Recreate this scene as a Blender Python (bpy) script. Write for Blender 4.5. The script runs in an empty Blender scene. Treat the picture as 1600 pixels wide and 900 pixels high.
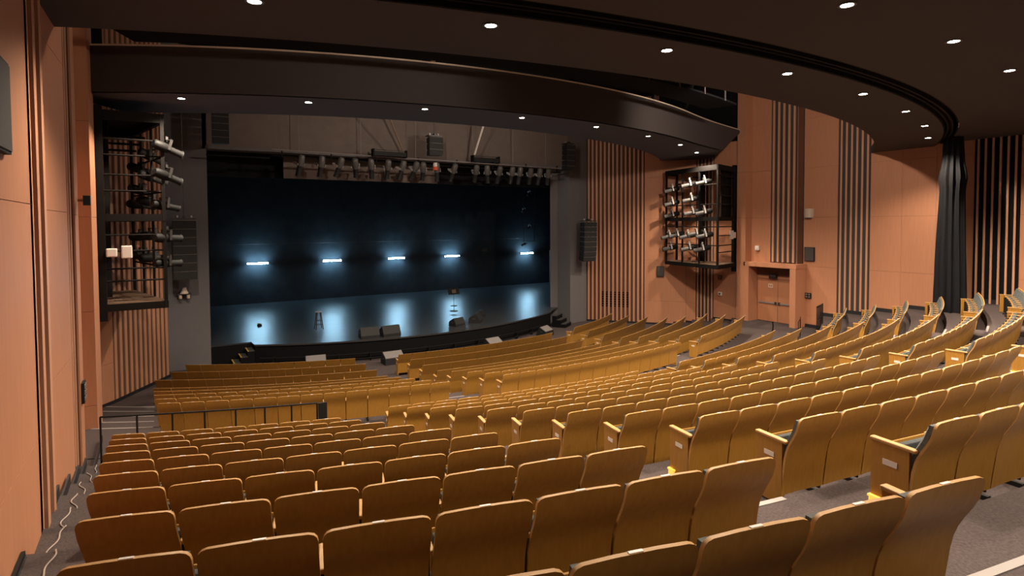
import bpy, math, random
from mathutils import Vector, Matrix
R_ = math.radians
sc = bpy.context.scene
col = sc.collection

# ------------------------------------------------------------------ camera
EYE = Vector((-10.87, -26.95, 5.08))
yaw, pit, rol = R_(31.8), R_(2.0), R_(0.3)
fwd = Vector((math.sin(yaw) * math.cos(pit), math.cos(yaw) * math.cos(pit), -math.sin(pit)))
rgt = Vector((math.cos(yaw), -math.sin(yaw), 0))
upv = rgt.cross(fwd)
ex = rgt * math.cos(rol) - upv * math.sin(rol)
ey = rgt * math.sin(rol) + upv * math.cos(rol)
cam_d = bpy.data.cameras.new('camera')
cam = bpy.data.objects.new('camera', cam_d)
col.objects.link(cam)
M4 = Matrix((ex, ey, -fwd)).transposed().to_4x4()
M4.translation = EYE
cam.matrix_world = M4
cam_d.sensor_width = 36
cam_d.lens = 36 * 894.6 / 1600
cam_d.shift_y = -69.8 / 1600
cam_d.clip_start = .05
cam_d.clip_end = 200
sc.camera = cam

# ------------------------------------------------------------------ world, exposure
w = bpy.data.worlds.new('World')
sc.world = w
w.use_nodes = True
w.node_tree.nodes['Background'].inputs[0].default_value = (.02, .02, .025, 1)
w.node_tree.nodes['Background'].inputs[1].default_value = .3
vs = sc.view_settings
vs.view_transform = 'Standard'
vs.look = 'None'
vs.gamma = 1
vs.use_curve_mapping = False
vs.exposure = 1.0
DOWNLIGHT_W = 640
TUBE_STRENGTH = 85
WARM = (1.0, .83, .64)

# ------------------------------------------------------------------ materials
def mat(name, c, rough=.6, metal=0, c2=None, scale=8, stretch=(1, 1, 1), bump=0, emit=None, es=0, spec=.5, detail=4, bscale=None):
    m = bpy.data.materials.new(name)
    m.use_nodes = True
    nt = m.node_tree
    b = nt.nodes['Principled BSDF']
    b.inputs['Base Color'].default_value = (*c, 1)
    b.inputs['Roughness'].default_value = rough
    b.inputs['Metallic'].default_value = metal
    b.inputs['Specular IOR Level'].default_value = spec
    if emit:
        b.inputs['Emission Color'].default_value = (*emit, 1)
        b.inputs['Emission Strength'].default_value = es
    if c2 or bump:
        tc = nt.nodes.new('ShaderNodeTexCoord')
        mp = nt.nodes.new('ShaderNodeMapping')
        mp.inputs['Scale'].default_value = stretch
        nt.links.new(tc.outputs['Object'], mp.inputs[0])
        n = nt.nodes.new('ShaderNodeTexNoise')
        n.inputs['Scale'].default_value = scale
        n.inputs['Detail'].default_value = detail
        nt.links.new(mp.outputs[0], n.inputs['Vector'])
        if c2:
            r = nt.nodes.new('ShaderNodeValToRGB')
            r.color_ramp.elements[0].color = (*c, 1)
            r.color_ramp.elements[0].position = .3
            r.color_ramp.elements[1].color = (*c2, 1)
            r.color_ramp.elements[1].position = .7
            nt.links.new(n.outputs['Fac'], r.inputs[0])
            nt.links.new(r.outputs[0], b.inputs['Base Color'])
        if bump:
            n2 = n
            if bscale:
                n2 = nt.nodes.new('ShaderNodeTexNoise')
                n2.inputs['Scale'].default_value = bscale
                nt.links.new(tc.outputs['Object'], n2.inputs['Vector'])
            bp = nt.nodes.new('ShaderNodeBump')
            bp.inputs['Strength'].default_value = bump
            bp.inputs['Distance'].default_value = .02
            nt.links.new(n2.outputs['Fac'], bp.inputs['Height'])
            nt.links.new(bp.outputs[0], b.inputs['Normal'])
    return m

M = {}
M['wood'] = mat('seat_wood', (.350, .166, .025), .40, c2=(.410, .202, .036), scale=6, stretch=(6, 6, .6), spec=.45)
M['wood_edge'] = mat('plywood_edge', (.44, .235, .075), .5, c2=(.50, .275, .095), scale=20)
M['cushion'] = mat('grey_upholstery', (.075, .085, .085), .9, c2=(.11, .12, .12), scale=60, bump=.2)
M['cushion_dark'] = mat('dark_seat_upholstery', (.035, .040, .041), .9, c2=(.05, .056, .057), scale=60, bump=.2)
M['steel'] = mat('black_steel', (.008, .0075, .0075), .6, spec=.25)
M['rigsteel'] = mat('rig_steel', (.008, .0065, .006), .75, spec=.15)
M['plate'] = mat('white_plate', (.75, .68, .64), .4)
M['amber'] = mat('amber_step_light', (.8, .5, .1), .4, emit=(1, .55, .08), es=.5)
M['wall'] = mat('maple_wall_panel', (.46, .205, .112), .55, c2=(.50, .226, .124), scale=3, stretch=(8, 8, .5), spec=.35)
M['fin'] = mat('maple_fin', (.50, .25, .15), .5, c2=(.55, .28, .17), scale=4, stretch=(6, 6, .4))
M['finback'] = mat('dark_fin_backing', (.045, .033, .029), .8)
M['finback_brown'] = mat('brown_fin_backing', (.12, .05, .028), .8)
M['wallback'] = mat('wall_joint', (.13, .055, .03), .8)
M['ceiling'] = mat('dark_ceiling', (.060, .050, .048), .85, spec=.2)
M['underside'] = mat('ceiling_underside_stage_light', (.085, .082, .095), .85, spec=.2)  # bluish stage light on the underside is put into this colour
M['void'] = mat('black_void', (.006, .006, .007), .95, spec=.1)
M['cloudtrim'] = mat('ceiling_edge_trim', (.62, .50, .40), .6)
M['carpet'] = mat('brown_grey_carpet', (.060, .046, .044), .95, c2=(.092, .072, .070), scale=45, bump=.3, spec=.15)
M['riser'] = mat('step_riser', (.075, .056, .053), .9, spec=.15)
M['nosing'] = mat('pale_step_nosing', (.30, .27, .26), .5)
M['base'] = mat('dark_baseboard', (.012, .011, .013), .6)
M['stage'] = mat('dark_stage_floor', (.020, .022, .025), .33, c2=(.050, .053, .057), scale=2.2, stretch=(.35, 2.5, 1), detail=8, spec=.5)
M['blackwall'] = mat('black_stage_wall', (.020, .026, .032), .8, c2=(.030, .038, .046), scale=1.5, spec=.2)
M['column'] = mat('grey_proscenium', (.150, .142, .150), .8, c2=(.145, .134, .138), scale=3, spec=.25)
M['header'] = mat('brown_grey_header', (.150, .118, .104), .85, c2=(.175, .14, .122), scale=2, spec=.2)
M['fascia'] = mat('black_stage_fascia', (.005, .005, .006), .8, spec=.12)
M['tube'] = mat('tube_light', (1, 1, 1), .5, emit=(.40, .74, 1.0), es=TUBE_STRENGTH)
M['lamp'] = mat('downlight_lens', (1, 1, 1), .5, emit=(1, .86, .68), es=40)
M['smalllamp'] = mat('work_lamp', (1, 1, 1), .5, emit=(.8, .85, 1), es=14)
M['ring'] = mat('downlight_trim', (.10, .09, .085), .5)
M['white'] = mat('white_plastic', (.70, .64, .60), .5)
M['spk'] = mat('speaker_black', (.007, .007, .0075), .7, bump=.15, scale=80)
M['spkgrille'] = mat('speaker_grille', (.012, .0115, .012), .75, c2=(.018, .017, .017), scale=120)
M['monitor'] = mat('monitor_grille', (.17, .155, .15), .55, c2=(.22, .20, .195), scale=60)
M['metal'] = mat('bare_metal', (.45, .42, .40), .4, .8)
M['darkmetal'] = mat('dark_metal', (.07, .065, .065), .45, .6)
M['drape'] = mat('black_drape', (.010, .010, .012), .9, bump=.2, scale=30, spec=.2)
M['stool'] = mat('stool_wood', (.018, .009, .009), .5)
M['alu'] = mat('pale_yoke', (.48, .44, .42), .45)
M['barrel'] = mat('grey_barrel', (.10, .095, .092), .4)
M['stooltop'] = mat('stool_seat', (.45, .42, .40), .5)
M['yellow'] = mat('yellow_tread_edge', (.48, .30, .05), .6)
M['tread'] = mat('dark_tread', (.05, .048, .046), .7)
M['deck'] = mat('plywood_deck', (.16, .10, .065), .7, c2=(.21, .135, .09), scale=5, stretch=(1, 8, 1))
M['vent'] = mat('grey_wall_speaker', (.055, .046, .044), .7)
M['socket'] = mat('panel_sockets', (.22, .19, .18), .5)
M['sconce'] = mat('beige_sconce', (.58, .46, .38), .6)
M['door'] = mat('door_leaf_wood', (.40, .17, .085), .5, c2=(.44, .19, .095), scale=3, stretch=(8, 8, .5))
M['orange'] = mat('orange_pier', (.50, .19, .045), .5, c2=(.54, .21, .055), scale=3, stretch=(8, 8, .5))
M['red'] = mat('red_beacon', (.5, .06, .02), .4, emit=(1, .12, .02), es=.04)
M['cable'] = mat('pale_cable', (.42, .35, .31), .6)

# ------------------------------------------------------------------ mesh helpers
class MB:
    def __init__(s):
        s.v = []; s.f = []; s.m = []
    def add(s, vs, fs, mi=0):
        o = len(s.v)
        s.v += [tuple(v) for v in vs]
        s.f += [tuple(i + o for i in f) for f in fs]
        s.m += [mi] * len(fs)
        return s
    def box(s, c, d, mi=0, rz=0, mx=None):
        x, y, z = d[0] / 2, d[1] / 2, d[2] / 2
        p = [Vector(q) for q in ((-x, -y, -z), (x, -y, -z), (x, y, -z), (-x, y, -z), (-x, -y, z), (x, -y, z), (x, y, z), (-x, y, z))]
        if mx is None:
            mx = Matrix.Rotation(rz, 3, 'Z')
        p = [mx @ q + Vector(c) for q in p]
        return s.add(p, [(0, 3, 2, 1), (4, 5, 6, 7), (0, 1, 5, 4), (1, 2, 6, 5), (2, 3, 7, 6), (3, 0, 4, 7)], mi)
    def bar(s, a, b, w, h=None, mi=0):
        a = Vector(a); b = Vector(b); d = b - a
        L = d.length
        z = d.normalized()
        up = Vector((0, 0, 1)) if abs(z.z) < .95 else Vector((1, 0, 0))
        x = up.cross(z).normalized(); y = z.cross(x)
        return s.box((a + b) / 2, (w, h or w, L), mi, mx=Matrix((x, y, z)).transposed())
    def tube(s, pts, r, n=8, mi=0, cap=True):
        pts = [Vector(p) for p in pts]
        rs = r if isinstance(r, (list, tuple)) else [r] * len(pts)
        o = len(s.v); prev = None
        for i, p in enumerate(pts):
            d = (pts[min(i + 1, len(pts) - 1)] - pts[max(i - 1, 0)])
            if d.length < 1e-9: d = prev
            d = d.normalized(); prev = d
            up = Vector((0, 0, 1)) if abs(d.z) < .9 else Vector((1, 0, 0))
            x = up.cross(d).normalized(); y = d.cross(x)
            for k in range(n):
                a = 2 * math.pi * k / n
                s.v.append(tuple(p + x * math.cos(a) * rs[i] + y * math.sin(a) * rs[i]))
        for i in range(len(pts) - 1):
            for k in range(n):
                k2 = (k + 1) % n
                s.f.append((o + i * n + k, o + i * n + k2, o + (i + 1) * n + k2, o + (i + 1) * n + k)); s.m.append(mi)
        if cap:
            s.f.append(tuple(o + k for k in reversed(range(n)))); s.m.append(mi)
            e = o + (len(pts) - 1) * n
            s.f.append(tuple(e + k for k in range(n))); s.m.append(mi)
        return s
    def prism(s, poly, z0, z1, mi=0):
        n = len(poly)
        vs = [(p[0], p[1], z0) for p in poly] + [(p[0], p[1], z1) for p in poly]
        fs = [tuple(reversed(range(n))), tuple(range(n, 2 * n))] + [(i, (i + 1) % n, n + (i + 1) % n, n + i) for i in range(n)]
        return s.add(vs, fs, mi)
    def build(s, name, mats, parent=None, smooth=False, kind=None, bevel=0):
        me = bpy.data.meshes.new(name)
        me.from_pydata(s.v, [], s.f)
        for m in (mats if isinstance(mats, (list, tuple)) else [mats]):
            me.materials.append(m)
        me.polygons.foreach_set('material_index', s.m)
        if smooth:
            me.polygons.foreach_set('use_smooth', [True] * len(me.polygons))
        me.update()
        import bmesh
        bm = bmesh.new(); bm.from_mesh(me)
        bmesh.ops.recalc_face_normals(bm, faces=bm.faces[:])
        if bevel:
            bmesh.ops.bevel(bm, geom=bm.edges[:] , offset=bevel, segments=2, affect='EDGES', profile=.5)
        bm.to_mesh(me); bm.free()
        if smooth:
            me.set_sharp_from_angle(angle=R_(38))
        o = bpy.data.objects.new(name, me)
        col.objects.link(o)
        if parent: o.parent = parent
        if kind: o['kind'] = kind
        return o

def tag(o, label, cat, group=None):
    o['label'] = label; o['category'] = cat
    if group: o['group'] = group
    return o
def thing(name, loc, label, cat, group=None, rz=0):
    o = bpy.data.objects.new(name, None)
    o.empty_display_size = .1
    col.objects.link(o); o.location = loc; o.rotation_euler = (0, 0, rz)
    return tag(o, label, cat, group)
def copy_part(o, parent):
    c = o.copy(); col.objects.link(c); c.parent = parent
    return c
ORD = 'first second third fourth fifth sixth seventh eighth ninth tenth eleventh twelfth thirteenth fourteenth fifteenth sixteenth seventeenth eighteenth nineteenth twentieth'.split()

# ------------------------------------------------------------------ hall geometry: everything is concentric about C
C = Vector((0, 12.71, 0))
def polar(R, ph, z=0):
    return Vector((C.x + R * math.sin(ph), C.y - R * math.cos(ph), z))
def Rk(k): return 39.29 - 1.03 * (k - 1) if k <= 12 else 26.0 - 1.03 * (k - 13)
HF = [4.289, 4.48, 4.665, 4.855, 5.05, 5.075, 5.075, 5.08]
def hk(k): return 1.22 + .268 * (k - 1) if k <= 12 else HF[k - 13]
BACK = .88
def fz(k): return max(5.08 - hk(k) - BACK, -.88)
FLOOR0 = -.88
XL, XR = -12.75, 16.75

def ring(mb, r0, r1, p0, p1, z0, z1, n, mi=0):
    "solid annular sector; z0 bottom, z1 top"
    vs = []
    for i in range(n + 1):
        ph = p0 + (p1 - p0) * i / n
        for (r, z) in ((r0, z0), (r1, z0), (r1, z1), (r0, z1)):
            vs.append(polar(r, ph, z))
    fs = []
    for i in range(n):
        a, b = 4 * i, 4 * i + 4
        for j in range(4):
            j2 = (j + 1) % 4
            fs.append((a + j, b + j, b + j2, a + j2))
    fs += [(0, 1, 2, 3), (4 * n + 3, 4 * n + 2, 4 * n + 1, 4 * n)]
    mb.add(vs, fs, mi)
def phx(R, X): return math.asin(max(-.999, min(.999, X / R)))

# ---- floor
fl = MB()
fl.box((2, -8, FLOOR0 - .1), (31, 24, .2))
for k in range(-4, 21):
    ra = (Rk(k + 1) if k < 20 else 17) + .08
    if k == 12: ra = 27.05
    rb = Rk(k) + .08 if k != 13 else 27.05
    z = fz(k)
    xl, xr = XL, XR
    if k in (11, 12): xl, xr = -7.05, 9.95
    if z <= FLOOR0 + .01: continue
    ring(fl, ra, rb, phx(ra, xl), phx(ra, xr), FLOOR0 - .05, z, 28)
for xl, xr in ((XL, -7.05), (9.95, XR)):
    ring(fl, 27.0, Rk(11) + .08, phx(28, xl), phx(28, xr), FLOOR0 - .05, fz(13), 10)
floor = fl.build('floor', M['carpet'], kind='structure')

# ---- ceilings
Z1, Z2, Z3 = 8.63, 8.13, 8.23
def r1(ph):
    d = math.degrees(ph)
    t = max(0, min(1, (d - 22) / 14.0))
    return 24.1 + 1.25 * t * t
def ring_var(mb, fa, fb, p0, p1, z0, z1, n):
    vs = []
    for i in range(n + 1):
        ph = p0 + (p1 - p0) * i / n
        za = z0(ph) if callable(z0) else z0
        for (r, z) in ((fa(ph), za), (fb(ph), za), (fb(ph), z1), (fa(ph), z1)):
            vs.append(polar(r, ph, z))
    fs = []
    for i in range(n):
        a, b = 4 * i, 4 * i + 4
        for j in range(4):
            j2 = (j + 1) % 4
            fs.append((a + j, b + j, b + j2, a + j2))
    fs += [(0, 1, 2, 3), (4 * n + 3, 4 * n + 2, 4 * n + 1, 4 * n)]
    mb.add(vs, fs)
PE = R_(36.6)
def zb1(ph):
    d = math.degrees(ph)
    return Z1 + (9.80 - Z1) * max(0, min(1, (d - 31.5) / 5.0))
cl = MB(); ring_var(cl, lambda p: 21.2, lambda p: r1(p) - 1.3 * max(0, min(1, (math.degrees(p) - 31.5) / 5.0)), R_(-33), R_(41), Z1, Z1 + .12, 80)
cloud1 = cl.build('ceiling', M['underside'], kind='structure')
m = MB(); ring_var(m, lambda p: r1(p) - .12, lambda p: r1(p) + .02, R_(-33), PE, zb1, 9.84, 110); m.build('fascia', M['ceiling'], cloud1)
m = MB(); ring_var(m, lambda p: r1(p) - .14, lambda p: r1(p) + .05, R_(-33), PE, 9.84, 9.88, 90); m.build('edge_trim', M['cloudtrim'], cloud1)
cl = MB(); ring(cl, 30.9, 33.0, R_(-24.6), R_(31.5), Z2, Z2 + .25, 64)
cl.build('ceiling', M['ceiling'], kind='structure')
cl = MB(); ring(cl, 33.40, 49, R_(-23), R_(31), Z3, Z3 + .03, 60)
cl.build('ceiling', M['ceiling'], kind='structure')
# black slot between the two rings, with the curtain track running in it
cl = MB(); ring(cl, 32.8, 33.5, R_(-24), R_(31.5), Z3 + .45, Z3 + .5, 64)
ring(cl, 33.36, 33.388, R_(-24), R_(31.5), Z3 + .005, Z3 + .5, 64); ring(cl, 33.012, 33.04, R_(-24), R_(31.5), Z2 + .01, Z3 + .5, 64)
slot = cl.build('ceiling', M['void'], kind='structure')
tr = MB(); ring(tr, 33.08, 33.13, R_(-23), R_(30.0), Z3 - .02, Z3 + .12, 90); ring(tr, 33.21, 33.26, R_(-23), R_(30.0), Z3 - .02, Z3 + .12, 90)
ring(tr, 33.08, 33.26, R_(-23), R_(30.0), Z3 + .12, Z3 + .16, 90)
tag(tr.build('curtain_track', M['rigsteel']), 'long black curved curtain track in the ceiling slot', 'track')
cl = MB(); cl.box((2, -10, 12.6), (34, 52, .2)); cl.build('ceiling', M['void'], kind='structure')

# ---- downlights
def make_downlight(pos, label, group):
    t = thing('downlight', pos, label, 'downlight', group)
    r = MB()
    n = 20
    vs = []
    for i in range(n):
        a = 2 * math.pi * i / n
        for rr, z in ((.088, .0), (.125, .0), (.125, -.018), (.088, -.018)):
            vs.append((rr * math.cos(a), rr * math.sin(a), z))
    fs = [(4 * i + j, 4 * ((i + 1) % n) + j, 4 * ((i + 1) % n) + (j + 1) % 4, 4 * i + (j + 1) % 4) for i in range(n) for j in range(4)]
    r.add(vs, fs); 
    l = MB(); l.tube([(0, 0, -.001), (0, 0, -.014)], .088, 20)
    return t, r, l
dl_proto = None
def downlight(R, ph, Z, label, group, watts):
    global dl_proto
    p = polar(R, R_(ph), Z)
    if dl_proto is None:
        t, r, l = make_downlight(p, label, group)
        a = r.build('trim_ring', M['ring'], t); b = l.build('lens', M['lamp'], t)
        dl_proto = (a, b)
    else:
        t = thing('downlight', p, label, 'downlight', group)
        copy_part(dl_proto[0], t); copy_part(dl_proto[1], t)
    L = bpy.data.lights.new('downlight_beam', 'SPOT')
    L.energy = watts; L.color = WARM; L.spot_size = R_(136); L.spot_blend = .5; L.shadow_soft_size = .10
    lo = bpy.data.objects.new('downlight_beam', L); col.objects.link(lo); lo.parent = t
    lo.location = (0, 0, -.05)
for i in range(8):
    downlight(23.42, -25.82 + 8.3 * i, Z1, f'{ORD[i]} downlight from the left in the front ceiling ring above the stage', 'downlights of the front ceiling ring', DOWNLIGHT_W * 1.25)
for i in range(8):
    downlight(32.57, -17.27 + 5.87 * i, Z2, f'{ORD[i]} downlight from the left in the middle ceiling ring', 'downlights of the middle ceiling ring', DOWNLIGHT_W)
n3 = 0
for i in range(-1, 5):
    downlight(35.15, -3.73 + 5.43 * i, Z3, (f'{ORD[i]} downlight from the left in the rear ceiling' if 0 <= i < 3 else f'rear ceiling downlight {"left of the three in view" if i < 0 else ORD[i - 3] + " beyond the three in view towards the right wall"}'), 'downlights of the rear ceiling', DOWNLIGHT_W * .75)
for R4 in (38.6, 42.2):  # unseen rows, added to light the near seats
    for i in range(6):
        downlight(R4, -8.0 + 5.0 * i, Z3, f'{ORD[i]} downlight from the left in the {"nearer" if R4 < 40 else "farther"} added row behind the viewpoint', 'added downlights behind the viewpoint', DOWNLIGHT_W * .6)

def flood(x, y, z, aim, watts, label):  # unseen lamps, added to stand in for light on header and upper walls
    t = thing('stand_in_flood', (x, y, z), label, 'flood light', 'stand-in flood lights')
    d = (Vector(aim) - Vector((x, y, z)))
    q = d.to_track_quat('-Z', 'Y')
    mb = MB(); mb.box((0, 0, .1), (.4, .28, .18)); o = mb.build('housing', M['steel'], t); o.rotation_mode = 'QUATERNION'; o.rotation_quaternion = q
    mb = MB(); mb.box((0, 0, .004), (.34, .22, .008)); o = mb.build('lens', M['lamp'], t); o.rotation_mode = 'QUATERNION'; o.rotation_quaternion = q
    mb = MB(); mb.tube([(0, 0, .1), (0, 0, 12.5 - z)], .02, 6); mb.build('hanger', M['steel'], t)
    L = bpy.data.lights.new('stand_in_flood_beam', 'SPOT'); L.energy = watts; L.color = (1, .84, .70); L.spot_size = R_(150); L.spot_blend = .5; L.shadow_soft_size = .12
    lo = bpy.data.objects.new('stand_in_flood_beam', L); col.objects.link(lo); lo.parent = t; lo.rotation_mode = 'QUATERNION'; lo.rotation_quaternion = q
    lo.location = d.normalized() * .05
flood(-2.5, -7.2, 9.35, (-2.5, 0, 8.2), 230, 'left stand-in flood light hidden above the front ceiling ring')
flood(3.0, -7.2, 9.35, (3.0, 0, 8.2), 230, 'right stand-in flood light hidden above the front ceiling ring')

fp = polar(30.1, R_(9), 9.3)
flood(fp.x, fp.y, fp.z, (16.2, -10.5, 7.0), 1000, 'stand-in flood light hidden above the middle ceiling ring aimed at the right wall')
fp = polar(30.1, R_(-8), 9.3)
flood(fp.x, fp.y, fp.z, (-12.3, -9.0, 7.0), 260, 'stand-in flood light hidden above the middle ceiling ring aimed at the left wall')

# ------------------------------------------------------------------ walls
def seg_frame(P, Q):
    P = Vector((P[0], P[1], 0)); Q = Vector((Q[0], Q[1], 0))
    d = (Q - P); L = d.length; d.normalize()
    return P, Q, d, L
def wall_piece(mb, P, Q, z0, z1, inward, th=.12, off=.03):
    "backing slab just behind the panel plane; inward = +1 if hall lies to the left of P->Q"
    P, Q, d, L = seg_frame(P, Q)
    n = Vector((-d.y, d.x, 0)) * inward
    a = P - n * off; b = Q - n * off
    mb.prism([(a.x, a.y), (b.x, b.y), (b - n * th).to_tuple()[:2], (a - n * th).to_tuple()[:2]], z0, z1)
JOINTS = [-1.9, .5, 2.9, 5.3, 7.7, 10.1, 12.5]
def panels(parent, P, Q, z0, z1, inward, ncol=1, m='wall', th=.03, gap=.008):
    P, Q, d, L = seg_frame(P, Q)
    n = Vector((-d.y, d.x, 0)) * inward
    rot = math.atan2(d.y, d.x)
    zs = [z0] + [z for z in JOINTS if z0 + .15 < z < z1 - .15] + [z1]
    w_ = L / ncol
    for c in range(ncol):
        for a, b in zip(zs[:-1], zs[1:]):
            ctr = P + d * (w_ * (c + .5)) - n * th / 2
            mb = MB(); mb.box((0, 0, 0), (w_ - gap, th, b - a - gap))
            o = mb.build('panel', M[m], parent)
            o.location = (ctr.x, ctr.y, (a + b) / 2); o.rotation_euler = (0, 0, rot)
def fins(parent, P, Q, z0, z1, inward, n_, width=.08, depth=.2, back='finback', recess=.2, m='fin', backing=True):
    P, Q, d, L = seg_frame(P, Q)
    n = Vector((-d.y, d.x, 0)) * inward
    rot = math.atan2(d.y, d.x)
    if backing:
        mb = MB(); a = P - n * recess; b = Q - n * recess
        mb.prism([a.to_tuple()[:2], b.to_tuple()[:2], (b - n * .03).to_tuple()[:2], (a - n * .03).to_tuple()[:2]], z0, z1)
        mb.build('fin_backing', M[back], parent)
    mesh = None
    for i in range(n_):
        c = P + d * (L * (i + .5) / n_) - n * depth / 2
        if mesh is None:
            mb = MB(); mb.box((0, 0, 0), (width, depth, z1 - z0))
            o = mb.build('fin', M[m], parent); mesh = o.data
        else:
            o = bpy.data.objects.new('fin', mesh); col.objects.link(o); o.parent = parent
        o.location = (c.x, c.y, (z0 + z1) / 2); o.rotation_euler = (0, 0, rot)
def baseboard(parent, P, Q, z, inward, h=.11):
    P, Q, d, L = seg_frame(P, Q)
    n = Vector((-d.y, d.x, 0)) * inward
    ctr = (P + Q) / 2 + n * .012
    mb = MB(); mb.box((ctr.x, ctr.y, z + h / 2), (L, .024, h), rz=math.atan2(d.y, d.x))
    mb.build('baseboard', M['base'], parent)
TOP = 12.4
# left wall, from behind the viewpoint to the stage (hall is to the RIGHT of travel -> inward=-1)
LW = [(-11.95, -37), (-11.95, -19.32), (-12.2, -19.32), (-12.2, -18.02), (-12.2, -18.0), (-12.12, -15.05), (-12.5, -15.0), (-12.5, -12.5), (-12.27, -12.45), (-12.27, -11.87), (-12.75, -11.8), (-12.75, -9.0), (-12.3, -9.0), (-12.3, -7.6), (-12.75, -7.6), (-12.75, -4.5), (-12.2, -3.75), (-10.55, -.9)]
wb = MB()
for a, b in zip(LW[:-1], LW[1:]):
    wall_piece(wb, a, b, FLOOR0 - .1, TOP, -1)
wall_left = wb.build('wall_left', M['wallback'], kind='structure')
panels(wall_left, (-11.95, -34), (-11.95, -19.34), FLOOR0, TOP, -1, 6)
panels(wall_left, (-11.95, -19.33), (-12.2, -19.33), FLOOR0, TOP, -1, 1)
fins(wall_left, (-11.99, -19.3), (-11.99, -18.0), FLOOR0, TOP, -1, 3, .16, .2, 'finback_brown', .2)
panels(wall_left, (-12.2, -17.98), (-12.12, -15.05), FLOOR0, TOP, -1, 1)
panels(wall_left, (-12.12, -15.04), (-12.48, -15.02), FLOOR0, TOP, -1, 1)
fins(wall_left, (-12.3, -14.9), (-12.3, -12.6), FLOOR0, TOP, -1, 6, .1, .18, 'finback_brown', .18)
panels(wall_left, (-12.27, -12.45), (-12.27, -11.87), FLOOR0, TOP, -1, 1)
panels(wall_left, (-12.75, -11.75), (-12.75, -9.05), FLOOR0, TOP, -1, 2)
panels(wall_left, (-12.74, -9.06), (-12.262, -9.06), FLOOR0, TOP, -1, 1, 'wall', th=.05)
panels(wall_left, (-12.265, -9.01), (-12.265, -7.6), FLOOR0, TOP, -1, 1, 'wall')
panels(wall_left, (-12.75, -7.55), (-12.75, -4.5), FLOOR0, TOP, -1, 2)
panels(wall_left, (-12.75, -4.5), (-12.2, -3.75), FLOOR0, TOP, -1, 1)
fins(wall_left, (-12.2, -3.75), (-10.55, -.9), FLOOR0 + .1, TOP, -1, 12, .13, .2, 'finback_brown', .16)
for k, (a, b) in enumerate((((-12.75, -7.6), (-12.75, -4.5)), ((-12.75, -4.5), (-12.2, -3.75)), ((-12.2, -3.75), (-10.55, -.9)))):
    baseboard(wall_left, a, b, FLOOR0 if k else -.7, -1)
# stepped dark skirting along the seat rows
def skirt(parent, x, side):
    for k in range(-2, 14):
        ra = Rk(k + 1) + .08 if k < 12 else 26.0
        rb = Rk(k) + .08
        ya = C.y - math.sqrt(rb * rb - x * x); yb = C.y - math.sqrt(ra * ra - x * x)
        if k in (11, 12): z = fz(13)
        else: z = fz(k)
        mb = MB(); mb.box((0, 0, 0), (.03, yb - ya, .16))
        o = mb.build('baseboard', M['base'], parent); o.location = (x, (ya + yb) / 2, z + .08)
skirt(wall_left, -12.10, 1)

# right wall, from the stage to behind the viewpoint (hall to the RIGHT of travel -> inward=-1)
RW_ = [(11.25, .15), (13.42, -2.52), (14.88, -4.35), (15.12, -4.85), (15.4, -5.85), (15.5, -7.35), (15.35, -7.4), (15.35, -7.85), (15.85, -7.85), (15.85, -10.5), (16.2, -10.55), (16.2, -37)]
LOWTOP = 9.4
wb = MB()
for a, b in zip(RW_[:-1], RW_[1:]):
    if a == (15.85, -7.85):
        wall_piece(wb, a, b, 2.3, TOP, -1, off=.2); continue
    wall_piece(wb, a, b, FLOOR0 - .1, TOP, -1, off=.2 if a in ((11.25, .15), (15.12, -4.85)) else .03)
for a, b in zip(RW_[:5], RW_[1:6]):
    pass
wall_right = wb.build('wall_right', M['wallback'], kind='structure')
fins(wall_right, (11.25, .15), (13.42, -2.52), FLOOR0 + .1, 11.5, -1, 14, .10, .10, 'finback_brown', .10)
panels(wall_right, (13.42, -2.52), (14.88, -4.35), FLOOR0, LOWTOP, -1, 1)
panels(wall_right, (14.88, -4.35), (15.12, -4.85), FLOOR0, LOWTOP, -1, 1)
fins(wall_right, (15.12, -4.85), (15.4, -5.85), FLOOR0, LOWTOP, -1, 5, .085, .05, 'finback', .05)
panels(wall_right, (15.4, -5.85), (15.5, -7.35), FLOOR0, LOWTOP, -1, 1)
panels(wall_right, (15.5, -7.4), (15.35, -7.4), FLOOR0, TOP, -1, 1)
panels(wall_right, (15.32, -7.38), (15.32, -7.9), FLOOR0, TOP, -1, 1)
panels(wall_right, (15.325, -7.905), (15.85, -7.905), 3.0, TOP, -1, 1, th=.05)
panels(wall_right, (15.85, -7.9), (15.85, -9.0), 3.0, TOP, -1, 1)
fins(wall_right, (15.8, -9.02), (15.8, -10.4), 3.05, TOP, -1, 5, .10, .05, 'finback', .05)
panels(wall_right, (15.85, -10.42), (16.2, -10.5), FLOOR0, TOP, -1, 1)
panels(wall_right, (16.2, -10.55), (16.2, -12.2), FLOOR0, TOP, -1, 1)
fins(wall_right, (16.2, -12.22), (16.2, -13.62), FLOOR0, TOP, -1, 6, .085, .2, 'finback', .2, backing=False)
mb = MB(); mb.prism([(16.21, -12.22), (16.24, -12.22), (16.24, -13.62), (16.21, -13.62)], FLOOR0, TOP); mb.build('fin_backing', M['finback'], wall_right)
panels(wall_right, (16.2, -13.64), (16.2, -17.45), FLOOR0, TOP, -1, 3)
fins(wall_right, (16.12, -17.47), (16.12, -18.85), FLOOR0, TOP, -1, 6, .065, .05, 'void', .05)
panels(wall_right, (16.2, -18.87), (16.2, -34), FLOOR0, TOP, -1, 6)
for a, b, z in (((11.25, .15), (13.42, -2.52), FLOOR0), ((13.42, -2.52), (14.88, -4.35), FLOOR0), ((14.88, -4.35), (15.4, -5.85), -.66), ((15.4, -5.85), (15.5, -7.35), -.3)):
    baseboard(wall_right, a, b, z, -1)
skirt(wall_right, 16.17, -1)
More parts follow.
